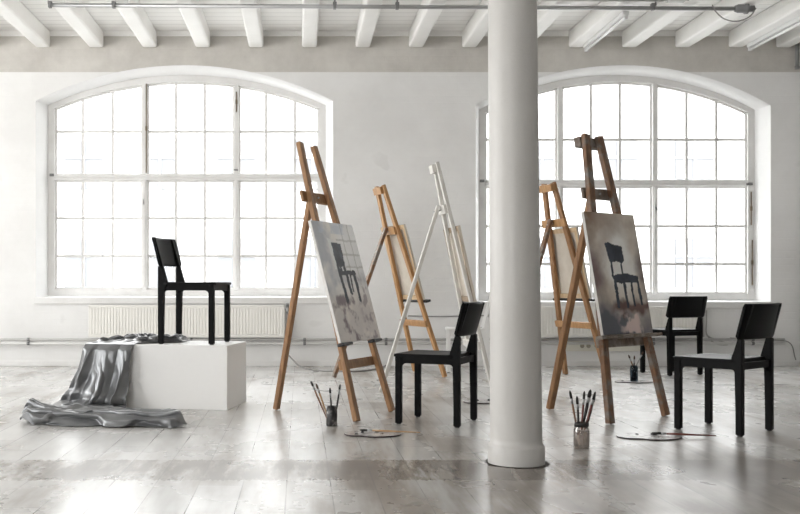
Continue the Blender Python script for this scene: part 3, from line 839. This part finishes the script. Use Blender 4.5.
# ------------------------------------------------------------------ radiators, pipes, sockets on the window wall
def radiator(x0, x1, z0, z1, label, valve_side):
    yb = YW - .05
    r = tag(empty('radiator', ((x0 + x1) / 2, yb, z0)), label, 'radiator', 'panel radiators under the windows')
    W, Hh = x1 - x0, z1 - z0
    b = MB(); bmm = b.bm
    n = int(W / .034); rows = []
    prof = []
    for k in range(n):
        a = -W / 2 + .012 + (W - .024) * k / n; st = (W - .024) / n
        prof += [(a, 0), (a + st * .16, -.006), (a + st * .70, -.006), (a + st * .86, 0)]
    prof.append((W / 2 - .012, 0))
    zs_ = [(.02, 0), (.045, 1), (Hh - .045, 1), (Hh - .02, 0)]
    for z, kk in zs_: rows.append([bmm.verts.new((px_, -.09 + .016 + py_ * kk, z)) for px_, py_ in prof])
    for A, B in zip(rows, rows[1:]):
        for k in range(len(A) - 1): bmm.faces.new((A[k], A[k + 1], B[k + 1], B[k]))
    b.box((0, -.066, Hh / 2), (W - .026, .014, Hh - .01)); b.box((0, -.0675, Hh - .012), (W, .021, .022), bev=.004); b.box((0, -.0675, .012), (W, .021, .022), bev=.004)
    b.box((-W / 2 + .007, -.0675, Hh / 2), (.014, .021, Hh), bev=.004); b.box((W / 2 - .007, -.0675, Hh / 2), (.014, .021, Hh), bev=.004)
    b.build('front_panel', M['radiator'], r)
    MB().box((0, -.02, Hh / 2), (W - .01, .012, Hh - .02), bev=.003).build('rear_panel', M['radiator'], r)
    g = MB()
    for k in range(int(W / .03)): g.box((-W / 2 + .02 + k * .03, -.042, Hh - .004), (.006, .03, .006))
    g.build('top_grille', M['radiator'], r)
    for s in (-1, 1): MB().box((s * (W / 2 - .2), .014, Hh / 2), (.04, .068, Hh * .7)).build('wall_bracket', M['pipe'], r)
    s = valve_side; xv = W / 2 * s + .03 * s
    v = MB().tube([(W / 2 * s - .002, -.045, Hh - .05), (xv, -.045, Hh - .05), (xv, -.045, Hh - .10)], .010, 10).box((xv, -.045, Hh - .05), (.03, .03, .045), bev=.006).build('valve', M['steel'], r)
    MB().lathe([(0, 0), (.016, 0), (.018, .01), (.016, .045), (.012, .05), (0, .05)], (xv, -.045, Hh - .03), 16).build('valve_knob', M['pipe_dark'], v)
    MB().tube([(xv, -.045, Hh - .09), (xv, -.045, -.0)], .009, 10).build('feed_pipe', M['pipe'], r)
    return r
radiator(-2.325, -.17, .322, .680, 'cream panel radiator under the left window', 1)
radiator(2.60, 4.42, .325, .665, 'cream panel radiator under the right window', 1)
for z, rad, mm_, lab in ((.298, .014, 'pipe', 'upper grey heating pipe along the window wall'), (.255, .014, 'pipe_white', 'lower pale heating pipe along the window wall')):
    p = tag(empty('heating_pipe', (XL + .02, YW - .08, z)), lab, 'pipe', 'heating pipes along the window wall')
    MB().tube([(0.0, 0, 0), (5.35 + 6.58, 0, 0)], rad, 12).build('pipe_run', M[mm_], p)
    for xq in (-3.0, -1.2, .05, .95, 2.2, 3.9, 5.0):
        MB().box((xq - XL - .02, .039, 0), (.03, .076, .022)).lathe([(rad + .001, -.014), (rad + .006, -.014), (rad + .006, .014), (rad + .001, .014)], (xq - XL - .02, 0, 0), 16, (1, 0, 0)).build('pipe_clip', M['pipe_dark'], p)
for k, (xq, lab) in enumerate(((-2.62, 'pipe coupling left of the cream radiator'), (.13, 'pipe coupling right of the left radiator'))):
    pass
# surface trunking with sockets
t = tag(empty('socket_trunking', (3.38, YW, .16)), 'cream socket trunking low on the wall behind the easels', 'socket')
MB().box((0, -.018, .065), (.86, .034, .12), bev=.006).build('trunking', M['cream'], t)
for xq in (-.22, -.06):
    s = MB().box((xq, -.040, .065), (.14, .012, .075), bev=.004).build('socket_plate', M['cream'], t)
    for dx in (-.035, .035):
        MB().lathe([(0, 0), (.024, 0), (.024, .003), (.019, .003), (.019, .001), (0, .001)], (xq + dx, -.0462, .065), 20, (0, -1, 0)).build('socket_outlet', M['socket'], s)
# cables
def cable(name, pts, r, mt, label, cat='cable'):
    # smooth through points (Catmull-Rom)
    P_ = [V(p) for p in pts]; P_ = [P_[0]] + P_ + [P_[-1]]; out = []
    for i in range(1, len(P_) - 2):
        for k in range(8):
            t_ = k / 8; p0, p1, p2, p3 = P_[i - 1:i + 3]
            out.append(.5 * ((2 * p1) + (p2 - p0) * t_ + (2 * p0 - 5 * p1 + 4 * p2 - p3) * t_ ** 2 + (3 * p1 - p0 - 3 * p2 + p3) * t_ ** 3))
    out.append(P_[-1])
    o0 = out[0]
    return tag(MB().tube([q - o0 for q in out], r, 8).build(name, mt, loc=tuple(o0)), label, cat)
cable('floor_cable', [(-.12, 10.82, .12), (-.03, 10.75, .03), (.06, 10.5, .010), (.2, 10.22, .008), (.42, 10.12, .008), (.65, 10.2, .008), (.85, 10.5, .008), (.95, 10.86, .008)], .008, M['cord_grey'], 'grey cable drooping onto the floor behind the left easel')
cable('wall_hose', [(4.50, YW - .05, .62), (4.50, YW - .05, .50), (4.50, YW - .05, .36), (4.56, YW - .06, .31), (4.68, YW - .07, .27), (4.72, YW - .07, .24), (4.60, YW - .06, .25), (4.52, YW - .05, .32)], .008, M['pipe'], 'grey looped hose on the wall right of the right radiator', 'hose')
cable('wall_cable', [(1.2, YW - .012, .555), (1.6, YW - .012, .55), (2.1, YW - .012, .56), (2.5, YW - .012, .55)], .007, M['cord_grey'], 'thin grey cable along the wall above the heating pipes, behind the column')
cable('thin_wall_cable', [(4.78, YW - .010, .31), (5.0, YW - .010, .30), (5.3, YW - .010, .29), (5.45, YW - .010, .25), (5.50, YW - .010, .10), (5.51, YW - .012, .065)], .006, M['cord_grey'], 'thin pale cable along the wall at the far right corner')

# ------------------------------------------------------------------ ceiling services
p = tag(empty('ceiling_conduit', (-2.34, 9.12, 3.505)), 'long grey conduit hung across under the ceiling beams', 'pipe')
e_ = V((4.16 + 2.34, .10, -.005))
MB().tube([(0, 0, 0), tuple(e_)], .019, 12).build('conduit_pipe', M['steel'], p)
for f_ in (0.002, .093, .41, .50, .64, .87):
    q = e_ * f_
    MB().box((q.x, q.y, .022), (.035, .05, .034), bev=.004).box((q.x, q.y, .0), (.028, .046, .05), bev=.004).build('pipe_clamp', M['pipe_dark'], p)
MB().lathe([(0, -.07), (.028, -.07), (.04, -.04), (.04, .02), (.05, .025), (.05, .05), (.03, .06), (.03, .11), (0, .11)], tuple(e_), 20, (1, 0, 0)).build('end_coupling', M['pipe_dark'], p)
for f_ in (.41, .50, .874):
    q = e_ * f_
    MB().tube([(q.x, q.y, .02), (q.x, q.y, ZC - 3.505 if False else .215)], .008, 8).build('hanger_rod', M['pipe_dark'], p)
tag(MB().tube([(0, 0, 0), (1.35, .02, 0)], .012, 10).build('thin_conduit', M['pipe'], loc=(2.0, 9.0, 3.555 - .035)), 'thin grey conduit beside the long ceiling conduit, right of the column', 'pipe')
j = tag(empty('ceiling_junction_box', (3.46, 9.02, 3.53)), 'grey junction box on the ceiling above the right window', 'junction box')
MB().box((0, 0, 0), (.17, .08, .045), bev=.006).build('box_body', M['pipe'], j)
for s in (-1, 1): MB().tube([(s * .085, 0, 0), (s * .12, 0, 0)], .012, 10).build('cable_gland', M['pipe_dark'], j)
cable('hanging_cable', [(4.28, 9.2, 3.50), (4.22, 9.2, 3.42), (4.10, 9.2, 3.375), (3.98, 9.2, 3.40), (3.90, 9.2, 3.47), (3.87, 9.2, 3.53)], .006, M['cord_grey'], 'thin cable looping below the end of the ceiling conduit')
cable('hanging_cable', [(2.95, 9.06, 3.545), (3.05, 9.05, 3.552), (3.2, 9.045, 3.556), (3.338, 9.03, 3.545)], .006, M['cord_grey'], 'thin cable sagging into the ceiling junction box')

def tube_light(x, y0, y1, z, label):
    r = tag(empty('ceiling_tube_light', (x, (y0 + y1) / 2, z)), label, 'ceiling light', 'tube lights under the beams')
    L_ = y1 - y0
    MB().box((0, 0, .020), (.06, L_, .040), bev=.006).build('housing', M['lamp_housing'], r)
    MB().tube([(0, -L_ / 2 + .03, -.022), (0, L_ / 2 - .03, -.022)], .015, 14).build('tube', M['tube'], r)
    for s in (-1, 1): MB().box((0, s * (L_ / 2 - .018), -.018), (.034, .034, .040), bev=.005).build('lamp_holder', M['lamp_housing'], r)
    return r
tube_light(3.135, 9.42, 10.75, ZC - .188 - .042, 'white tube light under the beam right of the column')
tube_light(4.915, 9.30, 10.72, ZC - .188 - .042, 'white tube light under the beam at the upper right edge')
dpz = tag(MB().tube([(0, 0, 0), (0, 0, .434)], .020, 12).lathe([(.02, 0), (.027, 0), (.027, .03), (.02, .03)], (0, 0, 0), 14).build('ceiling_pipe_stub', M['pipe_dark'], loc=(5.50, YW - .06, 3.29)), 'short grey vertical pipe in the upper right corner', 'pipe')

# ------------------------------------------------------------------ outside
gr = MB().box((0, 40, -4.2), (160, 56, .2)).build('street_ground', M['street']); struct(gr)
YX = 27.0
fb_ = tag(empty('facade_building', (0, YX, -4.1)), 'pale building across the street, seen faintly through both windows', 'building')
MB().box((1, 4, 5.55), (46, 8, 11.1)).build('facade_wall', M['facade'], fb_)
for fz_ in (2.2, 5.6, 8.3):
    for k in range(-9, 10):
        if fz_ == 2.2 and k % 2: continue
        w = MB().box((k * 2.1 + .35, -.03, fz_), (1.05, .08, 1.35), bev=.01).build('facade_window', M['facade_win'], fb_)
        MB().box((k * 2.1 + .35, -.09, fz_), (.06, .05, 1.35)).box((k * 2.1 + .35, -.088, fz_ + .2), (1.046, .04, .06)).build('window_cross', M['facade'], w)

# ------------------------------------------------------------------ draped satin cloth: one sheet from the plinth top, over its edge, down and out over the floor
Q = F - al * PL
def smooth(a, b, x):
    t_ = max(0, min(1, (x - a) / (b - a))); return t_ * t_ * (3 - 2 * t_)
def keyed(keys, v):
    for A, B in zip(keys, keys[1:]):
        if v <= B[0]:
            t_ = (v - A[0]) / (B[0] - A[0]); t_ = t_ * t_ * (3 - 2 * t_) * .5 + t_ * .5
            return [a_ + (b_ - a_) * t_ for a_, b_ in zip(A[1:], B[1:])]
    return list(keys[-1][1:])
def fold(ph):
    """rounded crest, tight valley: one fold per unit of phase"""
    x_ = 2 * (ph - math.floor(ph)) - 1
    return 1 - abs(x_) ** 1.7
#        v     d     z     left   right
CK = [(0.00, -.44, .470, .20, .66), (0.10, -.28, .470, .10, .64), (0.16, -.14, .470, .015, .44), (0.20, -.03, .472, .0, .375),
      (0.225, .008, .466, -.004, .370), (0.25, .022, .43, -.02, .366), (0.34, .035, .27, -.085, .360), (0.43, .055, .11, -.16, .350),
      (0.48, .08, .04, -.215, .345), (0.52, .14, .012, -.25, .36), (0.60, .34, .010, -.22, .44), (0.68, .54, .010, -.17, .62),
      (0.74, .66, .010, -.13, .82), (0.82, .76, .012, -.13, 1.00), (0.93, .88, .012, -.10, 1.03), (1.0, .95, .004, .02, .95)]
def cloth_pt(u, v):
    d, z, sl, sr = keyed(CK, v)
    n1 = noise.fractal(V((u * 2.6, v * 7, 1.3)), 1, 2, 3); n2 = noise.noise(V((u * 6, v * 10, 5.1))); n3 = noise.noise(V((u * 3, 7.7, v * 3)))
    s = sl + (sr - sl) * u
    top = smooth(.215, .15, v); hang = smooth(.20, .26, v) * smooth(.56, .47, v); flo = smooth(.46, .56, v)
    # crumpled end lying on the plinth
    ph = u * 2.2 + v * 17 + .8 * n1
    env = smooth(0, .02, v) * (.6 * smooth(.214, .19, v) + .4 * smooth(.18, .10, v)) * smooth(0, .10, u) * smooth(1, .93, u)
    z += top * (.003 + env * (.030 * fold(ph) + .022 * fold(u * 5 - v * 9 + n1) + .010 * (n2 + .5)))
    d += top * env * .035 * math.sin(2 * PI * ph)
    # hanging part: the left strip wraps round the plinth corner, oblique broad folds grow downwards
    k = smooth(.21, .42, v)
    if s < 0: d -= hang * 1.05 * (-s) * smooth(.22, .30, v)
    ph = u * 2.5 + .55 * (v - .22) * 4 * (u - .25) + .42 * n3 + .12
    a_ = hang * (.014 + .050 * k)
    d += a_ * fold(ph) + hang * (.014 * k * fold(u * 6.5 - 7 * v + n1) + .006 * n2 * k) + hang * .016
    ph2 = v * 11 - .9 * abs(u - .45) + .3 * n3          # sagging cross folds where the drop meets the floor
    d += smooth(.36, .46, v) * smooth(.54, .47, v) * .04 * fold(ph2)
    s += hang * .012 * n2 + hang * k * .02 * math.sin(2 * PI * ph)
    # on the floor: flat apron, then a long heap of lengthwise folds
    roll = smooth(.64, .76, v) * smooth(1.0, .93, v)
    endc = smooth(0, .05, u) * smooth(1, .93, u)
    ph = (v - .52) * 14.5 + .75 * n1 + .5 * (u - .5) * math.sin(3 * u + 1) 
    amp = flo * (.022 * smooth(.66, .54, v) + .006) + roll * (.044 + .022 * n3)
    z += endc * (amp * fold(ph) + roll * (.020 + .022 * n2)) + flo * .004 * (n2 + 1) * smooth(1, .97, v)
    z += roll * endc * .014 * fold(ph * 2.3 + .6 * n2 + .2)
    d += flo * (.030 * math.sin(2 * PI * ph + .6) * endc + .03 * n3)
    s += flo * (.03 * n2 + .02 * math.sin(9 * v + 5))
    z += roll * .055 * math.exp(-((u - .035) / .05) ** 2) * fold(v * 6.3 + .3) + roll * .012 * math.exp(-((u - .95) / .06) ** 2)
    lo_ = PH + .004 if (d < .0 and s > -.0 and v < .24) else .003
    if v > .22 and s > 0: d = max(d, .008)
    p_ = Q + al * s - dp * d
    return V((p_.x, p_.y, max(z, lo_)))
CN, CM = 120, 240
C0 = V((-1.3, 6.9, 0))
cme = bpy.data.meshes.new('satin_cloth')
cme.from_pydata([tuple(cloth_pt(i / CN, j / CM) - C0) for j in range(CM + 1) for i in range(CN + 1)], [],
                [(j * (CN + 1) + i, j * (CN + 1) + i + 1, (j + 1) * (CN + 1) + i + 1, (j + 1) * (CN + 1) + i) for j in range(CM) for i in range(CN)])
for p_ in cme.polygons: p_.use_smooth = True
cme.materials.append(M['satin'])
cl = bpy.data.objects.new('satin_cloth', cme); COL.objects.link(cl); cl.location = C0
sd = cl.modifiers.new('smooth', 'SMOOTH'); sd.factor = .5; sd.iterations = 3
so = cl.modifiers.new('thickness', 'SOLIDIFY'); so.thickness = .003; so.offset = 0
tag(cl, 'shiny grey satin cloth draped over the plinth end and heaped on the floor', 'cloth')


# ------------------------------------------------------------------ light
W = bpy.data.worlds.new('World'); SC.world = W; W.use_nodes = True
bg = W.node_tree.nodes['Background']
SKY = 8.5
wt = W.node_tree
tcx = wt.nodes.new('ShaderNodeTexCoord'); sxz = wt.nodes.new('ShaderNodeSeparateXYZ'); rmp = wt.nodes.new('ShaderNodeValToRGB')
wt.links.new(tcx.outputs['Generated'], sxz.inputs[0]); wt.links.new(sxz.outputs['Z'], rmp.inputs['Fac'])
rmp.color_ramp.elements[0].color = (1.0, .995, .985, 1); rmp.color_ramp.elements[1].color = (.95, .98, 1.0, 1)
wt.links.new(rmp.outputs['Color'], bg.inputs['Color'])
bg.inputs['Strength'].default_value = SKY

def portal(name, loc, rot, sx_, sy_):
    l = bpy.data.lights.new(name, 'AREA'); l.shape = 'RECTANGLE'; l.size = sx_; l.size_y = sy_
    l.cycles.is_portal = True
    o = bpy.data.objects.new(name, l); COL.objects.link(o); o.location = loc; o.rotation_euler = rot
for wd in WIN:
    x0, x1, zb, zs, za = wd['i']
    portal('window_portal', ((x0 + x1) / 2, YF + .3, (zb + za) / 2), (-PI / 2, 0, 0), x1 - x0, za - zb)
for h0, h1 in LH: portal('window_portal', (XL - .32, (h0 + h1) / 2, 2.03), (0, -PI / 2, 0), 2.53, h1 - h0)
for h0, h1 in FH: portal('window_portal', ((h0 + h1) / 2, YB - .32, 2.03), (PI / 2, 0, 0), h1 - h0, 2.53)

# ------------------------------------------------------------------ camera
cam = bpy.data.cameras.new('camera'); co = bpy.data.objects.new('camera', cam); COL.objects.link(co)
co.location = (0, 0, .9); co.rotation_euler = (PI / 2, 0, 0)
cam.sensor_fit = 'HORIZONTAL'; cam.sensor_width = 36; cam.lens = 980 / 800 * 36
cam.shift_x = 100 / 800; cam.shift_y = 28 / 800
cam.clip_end = 300
SC.camera = co
SC.view_settings.view_transform = 'Standard'; SC.view_settings.look = 'None'
SC.view_settings.gamma = 1; SC.view_settings.use_curve_mapping = False
SC.view_settings.exposure = 0.1
SC.cycles.use_denoising = True
SC.cycles.max_bounces = 12; SC.cycles.diffuse_bounces = 6; SC.cycles.transparent_max_bounces = 16
SC.cycles.sample_clamp_indirect = 8
